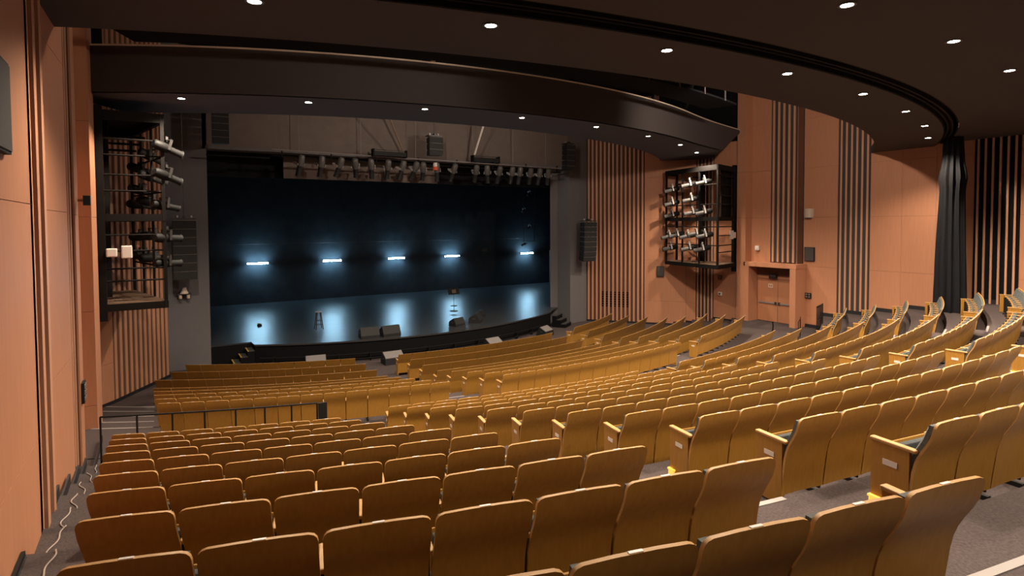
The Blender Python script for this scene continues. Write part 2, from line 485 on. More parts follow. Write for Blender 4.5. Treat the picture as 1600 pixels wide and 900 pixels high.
mb = MB(); mb.prism([(11.6, .3), (13.7, -2.45), (15.45, -7.3), (15.6, -7.3), (15.6, .5)], LOWTOP, 12.5); mb.build('wall_upper_right', M['void'], kind='structure')
mb = MB(); mb.prism([(-10.6, -.5), (-12.25, -3.7), (-12.28, -7.3), (-13, -7.3), (-13, -.5)], 9.0, 12.5); mb.build('wall_upper_left', M['void'], kind='structure')
# rear wall
mb = MB(); mb.box((2, -34.5, 6), (30, .2, 13)); wall_back = mb.build('wall_back', M['wall'], kind='structure')

# ---- door with deep surround on the right
ds = MB()
fzd = fz(13)
ds.box((15.78, -7.98, fzd + 1.55), (.9, .26, 3.1)); ds.box((15.78, -10.55, fzd + 1.55), (.9, .3, 3.1))
trim = ds.build('trim_1', M['wall'], kind='structure')
mb = MB(); mb.box((15.78, -9.27, 2.9), (.92, 2.92, .22)); mb.build('lintel', M['wall'], trim)
mb = MB(); mb.box((16.15, -9.27, 2.47), (.08, 2.3, .64)); mb.build('transom_panel', M['wall'], trim)
door = MB(); door.box((16.18, -9.27, fzd + 1.12), (.04, 2.3, 2.24)); door_1 = door.build('door_1', M['wallback'], kind='structure')
for s in (-1, 1):
    mb = MB(); mb.box((16.13, -9.27 + s * .575, fzd + 1.12), (.05, 1.13, 2.2)); lf = mb.build('door_leaf', M['door'], door_1)
    mb = MB(); mb.box((16.07, -9.27 + s * .575, fzd + .98), (.04, .98, .07)); mb.build('push_bar', M['socket'], lf)
    mb = MB(); mb.box((16.075, -9.27 + s * .1, fzd + .98), (.06, .10, .14)); mb.build('latch_case', M['darkmetal'], lf)
mb = MB(); mb.box((16.095, -8.87, fzd + 1.87), (.012, .26, .2)); mb.build('notice', M['sconce'], door_1)
mb = MB()
for q in (-.055, .055): mb.box((16.087, -8.87 + q, fzd + 1.87), (.006, .075, .11))
mb.build('notice_print', M['door'], door_1)
es = thing('exit_sign', (15.95, -9.1, 2.3), 'unlit black exit sign box above the right hall door', 'sign')
mb = MB(); mb.box((0, 0, 0), (.09, .42, .2)); mb.build('sign_box', M['steel'], es)
mb = MB(); mb.box((-.048, 0, 0), (.006, .34, .13)); mb.build('sign_face', M['finback'], es)
mb = MB(); mb.box((.08, 0, .02), (.16, .06, .06)); mb.build('bracket', M['steel'], es)

# ---- fixtures on the walls
def wall_speaker(loc, size, rz, label, face='vent'):
    t = thing('wall_speaker', loc, label, 'speaker', None, rz)
    mb = MB(); mb.box((0, 0, 0), (.06, size[0], size[1])); mb.build('frame', M['steel'], t)
    mb = MB(); mb.box((-.034, 0, 0), (.012, size[0] - .05, size[1] - .05)); mb.build('grille', M[face], t)
    return t
wall_speaker((16.14, -10.9, 3.5), (.5, .68), 0, 'dark grey flat wall speaker right of the hall door')
wall_speaker((13.92, -3.3, 2.25), (.42, .60), R_(38.5), 'small dark grey speaker panel beside the tall fins near the stage')
wall_speaker((-11.93, -21.1, 6.06), (1.05, .76), R_(180), 'big black speaker panel high on the near left wall')
t = thing('control_panel', (16.15, -10.78, 1.47), 'black socket panel on the wall right of the door', 'panel')
mb = MB(); mb.box((0, 0, 0), (.05, .44, .26)); mb.build('plate', M['steel'], t)
for a in range(3):
    for b in range(2):
        mb = MB(); mb.box((-.03, -.14 + .14 * a, -.06 + .12 * b), (.015, .09, .07)); mb.build('socket', M['socket'], t)
t = thing('control_panel', (-12.24, -12.2, 1.62), 'black socket panel on the left wall by the side aisle', 'panel')
mb = MB(); mb.box((0, 0, 0), (.05, .34, .42)); mb.build('plate', M['steel'], t)
for a in range(2):
    for b in range(3):
        mb = MB(); mb.box((.03, -.08 + .16 * a, -.13 + .13 * b), (.015, .1, .08)); mb.build('socket', M['socket'], t)
t = thing('wall_sconce', (16.1, -10.84, 5.5), 'beige box sconce on the wall above the flat speaker', 'wall lamp')
mb = MB()
n = 10; vs = []
for z, r in ((-.22, .20), (.0, .22), (.22, .22)):
    for i in range(n + 1):
        a = math.pi / 2 + math.pi * i / n
        vs.append((.1 + r * math.cos(a), r * math.sin(a), z))
fs = [(j * (n + 1) + i, j * (n + 1) + i + 1, (j + 1) * (n + 1) + i + 1, (j + 1) * (n + 1) + i) for j in range(2) for i in range(n)]
fs += [tuple(range(n + 1)), tuple(range(2 * (n + 1), 3 * (n + 1)))] + [(0, n + 1, 2 * (n + 1), 2 * (n + 1) + n, n + 1 + n, n)]
mb.add(vs, fs); mb.build('shade', M['sconce'], t, smooth=True)
mb = MB(); mb.box((.02, 0, -.235), (.2, .3, .03)); mb.build('bottom_cap', M['darkmetal'], t)
t = thing('alarm_unit', (15.78, -8.3, 3.72), 'small white alarm unit above the hall door', 'alarm')
mb = MB(); mb.box((0, 0, 0), (.12, .22, .24)); mb.build('case', M['white'], t, bevel=.02)
mb = MB(); mb.tube([(-.06, 0, 0), (-.1, 0, 0)], .06, 12); mb.build('lens', M['plate'], t)
t = thing('wall_box', (15.38, -6.3, 1.15), 'small white switch box low on the wall below the lighting cage', 'switch')
mb = MB(); mb.box((0, 0, 0), (.08, .24, .2)); mb.build('case', M['white'], t, bevel=.015)
mb = MB(); mb.box((-.045, 0, 0), (.012, .1, .1)); mb.build('button', M['vent'], t)
t = thing('wall_box', (15.36, -6.3, 2.05), 'brown cover plate on the wall just under the lighting cage', 'cover plate')
mb = MB(); mb.box((0, 0, 0), (.05, .26, .26)); mb.build('cover', M['wallback'], t)
t = thing('bracket_speaker', (-12.15, -12.15, 5.6), 'small black bracket speaker on the left wall edge', 'speaker')
mb = MB(); mb.prism([(0, -.11), (.12, -.07), (.12, .08), (0, .12)], -.10, .10); mb.build('case', M['spk'], t)
mb = MB(); mb.box((-.05, 0, 0), (.1, .05, .05)); mb.build('bracket', M['wall'], t)
t = thing('floor_vent', (-11.93, -20.75, 2.08), 'dark square vent low on the near left wall', 'vent')
mb = MB(); mb.box((0, 0, 0), (.03, .5, .3)); mb.build('frame', M['steel'], t)
for i in range(4):
    mb = MB(); mb.box((.018, 0, -.1 + .066 * i), (.012, .46, .02)); mb.build('slat', M['darkmetal'], t)
# dark grille low in the fins
t = thing('return_air_grille', (12.31, -1.16, .5), 'dark return air grille behind the tall fins by the stage', 'grille', None, math.atan2(-2.67, 2.17))
mb = MB(); mb.box((0, .085, 0), (1.7, .02, .9)); mb.build('frame', M['void'], t)
for i in range(6):
    mb = MB(); mb.box((0, .07, -.36 + .144 * i), (1.6, .01, .03)); mb.build('slat', M['wallback'], t)

# ------------------------------------------------------------------ proscenium and stage
def struct_box(name, c, d, m, rz=0):
    mb = MB(); mb.box(c, d, rz=rz); return mb.build(name, M[m], kind='structure')
mb = MB(); mb.prism([(-10.75, 0), (-9.05, 0), (-9.05, .9), (-10.75, .9)], FLOOR0, 12.4)
colL = mb.build('trim_2', M['column'], kind='structure')
mb = MB(); mb.box((-9.9, -.01, .23), (1.7, .03, 2.2)); mb.build('lower_panel', M['column'], colL)
mb = MB(); mb.prism([(9.88, 0), (11.32, .22), (11.32, 1.2), (9.3, 1.2), (9.62, .9)], FLOOR0, 12.4)
colR = mb.build('trim_3', M['column'], kind='structure')
hd = MB(); hd.box((.4, .35, 10.3), (19.2, .7, 4.1)); header = hd.build('wall_front', M['header'], kind='structure')
for i in range(7):
    mb = MB(); mb.box((-9.05 + 2.73 * (i + .5), -.02, 10.3), (2.729, .04, 4.1)); mb.build('panel', M['header'], header)
mb = MB(); mb.box((.4, -.06, 8.3), (19.0, .12, .12)); mb.build('lower_beam', M['column'], header)

# stage deck
poly = [(-16, 14), (-16, 0), (-7.5, 0)]
for i in range(41):
    ph = R_(-29.0 + 61.5 * i / 40)
    p = polar(15.4, ph); poly.append((p.x, p.y))
poly += [(8.6, .1), (9.7, .95), (20, .95), (20, 14)]
mb = MB(); mb.prism(poly, -.06, 0)
stage = mb.build('floor', M['stage'], kind='structure'); stage.name = 'floor_stage'
# black curved stage front
mb = MB()
ring(mb, 15.25, 15.37, R_(-29.0), R_(32.4), FLOOR0, -.06, 40)
front = mb.build('wall_stage_front', M['fascia'], kind='structure')
mb = MB(); mb.box((-8.3, .08, -.47), (1.7, .1, .82)); mb.build('fascia_panel', M['fascia'], front)
mb = MB(); ring(mb, 15.36, 15.42, R_(-29.0), R_(32.4), -.06, .005, 48); mb.build('stage_edge_trim', M['darkmetal'], front)
for z, rr in ((-.55, 15.55), (-.75, 15.62)):
    mb = MB(); mb.tube([polar(rr, R_(-28 + 55 * i / 40), z) for i in range(41)], .025, 6); mb.build('kick_rail', M['rigsteel'], front)
for i in range(12):
    p = polar(15.48, R_(-26 + 4.9 * i), -.7)
    mb = MB(); mb.box(p, (.05, .2, .36), rz=R_(-26 + 4.9 * i)); mb.build('rail_bracket', M['rigsteel'], front)
# stage house
def plane_wall(name, P, Q, z0, z1, m):
    mb = MB(); d = Vector((Q[0] - P[0], Q[1] - P[1], 0)).normalized(); n = Vector((-d.y, d.x, 0)) * .12
    mb.prism([P, Q, (Q[0] + n.x, Q[1] + n.y), (P[0] + n.x, P[1] + n.y)], z0, z1)
    return mb.build(name, M[m], kind='structure')
plane_wall('wall_stage_back', (20, 13.2), (-16, 13.2), -.1, 15, 'blackwall')
plane_wall('wall_stage_left', (-16, 13.2), (-16, .9), -.1, 15, 'void')
plane_wall('wall_stage_right', (20, .9), (20, 13.2), -.1, 15, 'void')
plane_wall('wall_stage_front_left', (-10.7, .8), (-16, .8), -1, 15, 'void')
plane_wall('wall_stage_front_right', (20, 1.1), (11.3, 1.1), -1, 15, 'void')
struct_box('ceiling_stage', (2, 7, 15), (37, 14, .2), 'void')
# dado rail along the back wall
mb = MB(); mb.tube([(-15.5, 13.1, 3.82), (19, 13.1, 3.82)], .025, 6); tag(mb.build('curtain_pipe', M['darkmetal']), 'thin pipe running along the black back wall of the stage', 'pipe')
mb = MB(); mb.box((11.36, 13.14, 1.42), (1.32, .1, 2.84)); d2 = mb.build('door_2', M['void'], kind='structure')
mb = MB(); mb.box((11.36, 13.08, 2.95), (.5, .08, .22)); tag(mb.build('exit_sign', M['vent']), 'dark sign box over the door in the back wall of the stage', 'sign')
for i, x in enumerate((-6.08, -1.39, 3.2, 7.66, 14.52)):
    t = thing('tube_light', (x + .65, 12.72, 2.6), f'{ORD[i]} glowing blue white tube light from the left on the stage back wall', 'tube light', 'tube lights on the stage back wall')
    mb = MB(); mb.tube([(-.62, 0, 0), (.62, 0, 0)], .05, 10); mb.build('tube', M['tube'], t, smooth=True)
    mb = MB(); mb.box((0, .06, 0), (1.3, .03, .05)); mb.build('housing', M['rigsteel'], t)
    for s in (-.4, .4):
        mb = MB(); mb.box((s, .2, 0), (.04, .3, .04)); mb.build('stand_off', M['rigsteel'], t)
    for s in (-1, 1):
        mb = MB(); mb.box((s * .635, .03, 0), (.04, .14, .12)); mb.build('end_cap', M['rigsteel'], t)
# white framed cabinet in the right wing
t = thing('equipment_cabinet', (17.55, 11.6, 0), 'white framed equipment cabinet in the right wing of the stage', 'cabinet')
mb = MB(); mb.box((0, .3, 1.42), (1.0, .5, 2.8)); mb.build('body', M['vent'], t)
for x in (-.47, .47):
    mb = MB(); mb.box((x, .03, 1.42), (.08, .05, 2.84)); mb.build('frame_post', M['white'], t)
for z in (.06, 1.2, 2.8):
    mb = MB(); mb.box((0, .03, z), (.88, .05, .1)); mb.build('frame_rail', M['white'], t)
mb = MB(); mb.box((0, .03, .6), (.86, .04, 1.1)); dr = mb.build('door', M['white'], t)
for z in (.3, .6, .9):
    mb = MB(); mb.box((-.15, .0, z), (.3, .03, .12)); mb.build('slot', M['vent'], dr)
# brown board behind the row of lights
mb = MB(); mb.box((-1.96, 1.2, 7.72), (7.75, .05, 1.0)); bd = tag(mb.build('border_board', M['header']), 'brown board hanging behind the stage lights at the top of the opening', 'board')
mb = MB(); mb.tube([(-5.8, 1.2, 8.25), (1.9, 1.2, 8.25)], .03, 8); mb.build('batten', M['rigsteel'], bd)
for x in (-5, -2, 1):
    mb = MB(); mb.tube([(x, 1.2, 8.2), (x, 1.2, 14.95)], .01, 6); mb.build('hanging_cable', M['rigsteel'], bd)
mb = MB(); mb.box((2, 1.9, 8.0), (36, .05, 1.5)); tag(mb.build('black_border', M['drape']), 'black border drape across the top of the stage opening', 'drape')

# stairs at the stage ends
def stage_stair(name, x0, y0, dx, dy, label, wdt, yellow):
    t = thing(name, (x0, y0, 0), label, 'stairs')
    for i in range(3):
        z = -.22 * (i + 1)
        c = Vector((dx * .27 * i, dy * .27 * i, 0))
        ang = math.atan2(dy, dx)
        mb = MB(); mb.box((c.x, c.y, (z + FLOOR0) / 2), (.27, wdt, z - FLOOR0 - .03), rz=ang); st = mb.build('step', M['fascia'], t)
        mb = MB(); mb.box((c.x, c.y, z - .015), (.27, wdt, .03), rz=ang); mb.build('tread', M['tread'], st)
        e = c + Vector((dx, dy, 0)) * .115
        mb = MB(); mb.box((e.x, e.y, z + .004), (.05, wdt * .98, .012), rz=ang); mb.build('tread_edge', M['yellow'] if yellow else M['darkmetal'], st)
    return t
stage_stair('stage_stair', -7.62, -.5, -1, 0, 'short black stair with yellow edges at the left end of the stage', .85, True)
stage_stair('stage_stair', 8.75, -.25, .55, -.83, 'short black stair at the right end of the stage beside the grey column', 1.0, False)

# ------------------------------------------------------------------ things on the stage
t = thing('bar_stool', (-4.29, 1.5, 0), 'dark wooden bar stool standing alone on the stage', 'stool')
mb = MB(); mb.tube([(0, 0, .82), (0, 0, .845), (0, 0, .86)], [.165, .175, .165], 20); mb.build('seat', M['stooltop'], t)
leg_xy = [(math.cos(a), math.sin(a)) for a in (R_(45), R_(135), R_(225), R_(315))]
for cx, cy in leg_xy:
    mb = MB(); mb.tube([(cx * .12, cy * .12, .82), (cx * .24, cy * .24, 0)], [.02, .022], 8); mb.build('leg', M['stool'], t)
for z in (.22, .42):
    f = .12 + .12 * (1 - z / .82)
    for i in range(4):
        a, b = leg_xy[i], leg_xy[(i + 1) % 4]
        mb = MB(); mb.tube([(a[0] * f, a[1] * f, z), (b[0] * f, b[1] * f, z)], .012, 6); mb.build('rung', M['stool'], t)
t = thing('music_stand', (3.7, 3.0, 0), 'black music stand on the stage near the wedge monitors', 'music stand')
mb = MB(); mb.tube([(0, 0, 0), (0, 0, .02), (0, 0, .03)], [.24, .24, .05], 18); mb.build('base', M['steel'], t)
mb = MB(); mb.tube([(0, 0, .02), (0, 0, .75), (0, 0, 1.02)], [.016, .014, .012], 8); mb.build('pole', M['steel'], t)
mb = MB(); mb.tube([(0, 0, .30), (0, 0, .32)], .2, 14); mb.build('ring_shelf', M['steel'], t)
ds_ = MB()
ds_.prism([(-.36, 0), (.36, 0), (.30, .03), (-.30, .03)], 0, .36)
o = ds_.build('desk', M['steel'], t); o.location = (0, -.05, .98); o.rotation_euler = (R_(-18), 0, 0)
mb = MB(); mb.box((0, 0, 0), (.26, .008, .2)); o = mb.build('sheet', M['header'], t); o.location = (-.02, -.065, 1.16); o.rotation_euler = (R_(-18), 0, 0)
def wedge(name, loc, rz, label, sc_=1.0, grille='monitor'):
    t = thing(name, loc, label, 'monitor', 'wedge monitors', rz)
    W, D, H = .72 * sc_, .52 * sc_, .42 * sc_
    prof = [(-D / 2, 0), (D / 2 - .1 * sc_, 0), (D / 2, .1 * sc_), (D / 2 - .12 * sc_, H), (-.02 * sc_, H)]
    prof = [(-D / 2, 0.0), (D / 2, 0.0), (D / 2, .12 * sc_), (.10 * sc_, H), (-D / 2 + .02, .22 * sc_)]
    mb = MB(); n = len(prof)
    vs = [(-W / 2, p[0], p[1]) for p in prof] + [(W / 2, p[0], p[1]) for p in prof]
    mb.add(vs, [tuple(range(n)), tuple(reversed(range(n, 2 * n)))] + [(i, n + i, n + (i + 1) % n, (i + 1) % n) for i in range(n)])
    mb.build('cabinet', M['spk'], t)
    # grille on the sloping face (between last two profile points: back slope facing the audience side)
    def slope(a, b, m, nm, inset=.05):
        a = Vector((0, *prof[a])); b = Vector((0, *prof[b])); d = b - a; L = d.length; d.normalize()
        nrm = Vector((0, d.z, -d.y))
        c = (a + b) / 2
        if nrm.dot(c - Vector((0, 0, H / 3))) < 0: nrm = -nrm
        mx = Matrix((Vector((1, 0, 0)), d, nrm)).transposed()
        mb = MB(); mb.box(c + nrm * .008, (W - inset, L - inset, .02), mx=mx); mb.build(nm, m, t)
    slope(4, 3, M[grille], 'grille')
    for s in (-1, 1):
        mb = MB(); mb.box((s * (W / 2 + .004), -.02, .2 * sc_), (.012, .16, .05)); mb.build('handle', M['darkmetal'], t)
    return t
wedge('wedge_monitor', (-2.9, -1.9, 0), R_(176), 'left of the pair of black wedge monitors at the stage edge', 1.15, 'spkgrille')
wedge('wedge_monitor', (-1.95, -1.95, 0), R_(183), 'right of the pair of black wedge monitors at the stage edge', 1.15, 'spkgrille')
wedge('wedge_monitor', (1.75, -1.35, 0), R_(200), 'black wedge monitor below the music stand at the stage edge', .95, 'spkgrille')
wedge('wedge_monitor', (3.0, -1.0, 0), R_(230), 'larger black wedge monitor tilted right of the music stand', 1.15, 'spkgrille')
wedge('wedge_monitor', (4.1, .5, 0), R_(235), 'small black wedge monitor behind the larger tilted one', .9, 'spkgrille')
wedge('wedge_monitor', (-5.35, -2.45, FLOOR0), R_(-10), 'grey wedge monitor on the floor below the bar stool', 1.15)
wedge('wedge_monitor', (-2.4, -3.55, FLOOR0), R_(0), 'grey wedge monitor on the floor at the front aisle', 1.2)
wedge('wedge_monitor', (2.7, -3.3, FLOOR0), R_(10), 'grey wedge monitor on the floor behind the middle front seats', 1.15)
wedge('wedge_monitor', (6.55, -2.15, FLOOR0), R_(25), 'grey wedge monitor on the floor near the right stage stair', 1.15)
t = thing('microphone_puck', (-6.6, 4.0, 0), 'small black boundary object lying alone on the left of the stage', 'microphone')
mb = MB(); mb.tube([(0, 0, 0), (0, 0, .08), (0, 0, .12)], [.11, .1, .05], 12); mb.build('body', M['steel'], t)
mb = MB(); mb.box((-.05, 0, .12), (.1, .06, .05)); mb.build('clip', M['yellow'], t)

# ------------------------------------------------------------------ stage spotlights
def frame_to(d):
    d = Vector(d).normalized()
    up = Vector((0, 0, 1)) if abs(d.z) < .95 else Vector((0, 1, 0))
    x = d.cross(up).normalized(); z = x.cross(d)
    return Matrix((x, d, z)).transposed().to_4x4()
spot_mesh = None
def build_spot():
    "ellipsoidal spotlight: +Y is the beam; yoke pivots at origin; clamp above"
    b = MB(); b.tube([(0, -.34, 0), (0, -.30, 0), (0, -.12, 0), (0, .02, 0)], [.07, .105, .115, .10], 12)
    l = MB(); l.tube([(0, .02, 0), (0, .06, 0), (0, .34, 0), (0, .36, 0)], [.075, .08, .08, .095], 12)
    y = MB(); y.box((-.13, -.03, .07), (.02, .06, .24)); y.box((.13, -.03, .07), (.02, .06, .24)); y.box((0, -.03, .19), (.28, .06, .02))
    g = MB(); g.tube([(0, .352, 0), (0, .364, 0)], .08, 12)
    return b, l, y, g
def spotlight(loc, aim, label, group, scale=1.0, body='steel', barrel='steel', clamp_up=.25, yoke='metal'):
    global spot_mesh
    t = thing('spotlight', loc, label, 'spotlight', group)
    mx = frame_to(Vector(aim) - Vector(loc))
    if spot_mesh is None:
        b, l, y, g = build_spot()
        spot_mesh = {}
        for nm, q in (('lamp_body', b), ('lens_barrel', l), ('yoke', y), ('lens', g)):
            o = q.build(nm, M['steel'], None, smooth=nm != 'yoke'); spot_mesh[nm] = o.data
            bpy.data.objects.remove(o)
    for nm, mm in (('lamp_body', body), ('lens_barrel', barrel), ('yoke', yoke), ('lens', 'vent')):
        key = nm + '_' + mm
        if key not in spot_mesh:
            d = spot_mesh[nm].copy(); d.materials.clear(); d.materials.append(M[mm]); spot_mesh[key] = d
        o = bpy.data.objects.new(nm, spot_mesh[key]); col.objects.link(o); o.parent = t
        o.matrix_local = mx @ Matrix.Scale(scale, 4)
    mb = MB(); mb.tube([(0, 0, .16 * scale), (0, 0, clamp_up)], .014, 6); mb.box((0, 0, clamp_up), (.06, .06, .09))
    mb.build('clamp', M[yoke], t)
    return t

# long pipe with stage lights in front of the header
t = thing('lighting_batten', (0, -.6, 8.24), 'long lighting batten of two pipes across the top of the stage opening', 'batten')
mb = MB(); mb.tube([(-6.6, 0, .06), (8.8, 0, -.06)], .035, 8); mb.build('upper_pipe', M['socket'], t)
mb = MB(); mb.tube([(-6.6, .05, -.20), (8.8, .05, -.30)], .03, 8); mb.build('lower_pipe', M['rigsteel'], t)
for i in range(8):
    x = -6.2 + 2.1 * i
    mb = MB(); mb.box((x, .02, -.09), (.05, .06, .34)); mb.build('spacer', M['rigsteel'], t)
mb = MB(); mb.box((-7.9, .1, -.3), (2.4, .05, .05)); mb.build('side_pipe', M['rigsteel'], t)
spx = [-5.45, -4.55, -3.75, -3.0, -2.25, -1.45, -.75, -.1, .35, 1.1, 2.0, 3.3, 4.0, 4.7, 5.5, 6.0, 6.7, 7.3, 7.9]
rnd = random.Random(4)
for i, x in enumerate(spx):
    spotlight((x, -.55, 7.69), (x + rnd.uniform(-1.2, 1.2), rnd.uniform(.6, 2.4), 3.6), f'{ORD[i]} stage spotlight from the left on the batten across the opening', 'spotlights on the stage batten', 1.35, 'barrel', 'spk', .30, 'alu')
# hung suspension cables
for i, (x, y) in enumerate(((-5.5, -.6), (-2.75, -.6), (-.05, -.6), (3.1, -.6), (5.55, -.6), (7.7, -.6))):
    mb = MB(); mb.tube([(0, 0, 0), (0, 0, 4.25)], .014, 6)
    o = mb.build('suspension_cable', M['socket']); o.location = (x, y, 8.3); tag(o, f'{ORD[i]} thin suspension cable from the left above the lighting batten', 'cable', 'cables holding the batten')
mb = MB(); mb.tube([(3.06, -.76, 8.45), (3.25, -1.5, 10.0)], .05, 8); o = tag(mb.build('brace_pole', M['white']), 'bright white slanted pole above the middle of the batten', 'pole')
mb = MB(); mb.tube([(-.72, -.78, 8.45), (-1.69, -1.5, 10.0)], .04, 8); o = tag(mb.build('brace_pole', M['deck']), 'brown slanted pole left of the hanging centre speaker', 'pole')
for x0, x1, lab in ((3.0, 4.55, 'long black effects case on the batten right of the bright pole'), (-2.25, -.6, 'long black effects case on the batten left of the centre speaker')):
    t = thing('effects_case', ((x0 + x1) / 2, -.75, 8.38), lab, 'case')
    L = x1 - x0
    mb = MB(); mb.box((0, 0, 0), (L, .3, .2)); mb.build('case_body', M['steel'], t)
    mb = MB(); mb.tube([(-L / 2, -.1, .17), (L / 2, -.1, .17)], .015, 6); mb.build('top_rail', M['darkmetal'], t)
    for s in (-1, 1):
        mb = MB(); mb.box((s * (L / 2 - .02), 0, .04), (.06, .34, .34)); mb.build('end_frame', M['rigsteel'], t)
t = thing('beacon', (.95, -.7, 8.0), 'small red beacon under the batten below the centre speaker', 'lamp')
mb = MB(); mb.tube([(0, 0, .1), (0, 0, -.02), (0, 0, -.1)], [.1, .12, .1], 12); mb.build('cap', M['white'], t)
mb = MB(); mb.tube([(0, 0, -.1), (0, 0, -.26)], .11, 12); mb.build('dome', M['red'], t)

# line arrays
def line_array(loc, n, w_, h, dp, rz, label, curve=0, cab=None):
    t = thing('line_array', loc, label, 'loudspeaker', 'hanging line array loudspeakers', rz)
    tilt = 0; p = Vector((0, 0, -.12))
    for i in range(n):
        tilt += curve * (i / max(1, n - 1)) ** 1.5
        rx = Matrix.Rotation(tilt, 3, 'X')
        c = p + rx @ Vector((0, 0, -h / 2))
        mb = MB()
        q = [Vector(v) for v in ((-w_ / 2, -dp / 2, -h / 2 + .01), (w_ / 2, -dp / 2, -h / 2 + .01), (w_ / 2 * .8, dp / 2, -h / 2 + .03), (-w_ / 2 * .8, dp / 2, -h / 2 + .03), (-w_ / 2, -dp / 2, h / 2 - .01), (w_ / 2, -dp / 2, h / 2 - .01), (w_ / 2 * .8, dp / 2, h / 2 - .03), (-w_ / 2 * .8, dp / 2, h / 2 - .03))]
        mb.add([rx @ v + c for v in q], [(0, 3, 2, 1), (4, 5, 6, 7), (0, 1, 5, 4), (1, 2, 6, 5), (2, 3, 7, 6), (3, 0, 4, 7)])
        cb = mb.build('cabinet', M['spk'], t)
        mb = MB(); mb.box(c + rx @ Vector((0, -dp / 2 - .008, 0)), (w_ * .94, .012, h * .84), mx=rx); mb.build('grille', M['spkgrille'], cb)
        mb = MB(); mb.box(c + rx @ Vector((0, -dp / 2 - .012, h / 2 - .005)), (w_, .02, .012), mx=rx); mb.build('seam', M['socket'], cb)
        p = p + rx @ Vector((0, 0, -h))
    mb = MB(); mb.box((0, 0, -.06), (w_, dp * .9, .05)); mb.box((0, 0, 0), (.08, dp * .6, .12)); mb.build('fly_frame', M['darkmetal'], t)
    for s in (-1, 1):
        mb = MB(); mb.tube([(s * w_ * .3, 0, 0), (s * w_ * .3, 0, .08)], .05, 8); mb.build('hoist', M['metal'], t)
    if cab:
        mb = MB(); mb.tube([(0, 0, 0), (0, 0, cab)], .012, 6); mb.build('hanging_cable', M['darkmetal'], t)
    return t
line_array((-8.62, -1.0, 9.8), 5, .62, .27, .5, R_(0), 'black speaker stack hung at the top left corner of the stage opening', 0, 2.75)
line_array((9.0, -1.0, 9.6), 5, .62, .29, .5, R_(0), 'tapered black speaker stack hung at the top right corner of the opening', .05, 2.95)
line_array((.72, -1.1, 9.4), 3, .72, .30, .5, R_(0), 'short black speaker stack hung above the middle of the stage', 0, 3.15)
line_array((-9.95, -.75, 5.38), 7, .82, .335, .5, R_(0), 'tall black line array hanging in front of the left grey column', .0, 7.2)
line_array((10.62, -.75, 5.25), 8, .95, .285, .5, R_(0), 'tall curved black line array hanging in front of the right grey column', .045, 7.3)
t = thing('wall_projector', (-9.98, -.25, 2.3), 'small beige spotlight on a bracket low on the left grey column', 'spotlight')
mb = MB(); mb.tube([(0, 0, .25), (0, 0, .1), (0, 0, 0)], [.08, .11, .16], 12); mb.build('dome', M['sconce'], t)
mb = MB(); mb.box((0, .12, -.03), (.5, .26, .06)); mb.build('bracket', M['darkmetal'], t)
for s in (-1, 1):
    mb = MB(); mb.tube([(s * .14, 0, -.06), (s * .14, 0, -.2)], .06, 10); mb.build('lamp_cup', M['sconce'], t)

# hanging light ladders in the right wing
for j, (x, y, z0, z1, lab) in enumerate(((13.6, 10.0, 2.7, 8.5, 'farther dim light ladder hanging in the right wing of the stage'), (13.9, 6.5, 2.6, 8.5, 'nearer dim light ladder hanging in the right wing of the stage'))):
    t = thing('light_ladder', (x, y, 0), lab, 'ladder')
    for s in (-.5, .5):
        mb = MB(); mb.tube([(s, 0, z0 + .95), (s, 0, 14.95)], .025, 6); mb.build('rail', M['darkmetal'], t)
    for i in range(4):
        mb = MB(); mb.tube([(-.7, 0, z0 + 1 + 1.3 * i), (.7, 0, z0 + 1 + 1.3 * i)], .022, 6); mb.build('rung', M['darkmetal'], t)
    for i in range(4):
        spotlight((x - .45 + .5 * (i % 2), y, z0 + .77 + 1.3 * i), (0, 4, .5), f'{ORD[i]} spotlight from the bottom on the {"farther" if j == 0 else "nearer"} light ladder in the wing', 'spotlights on the wing ladders', .9, 'darkmetal', 'steel', .25)

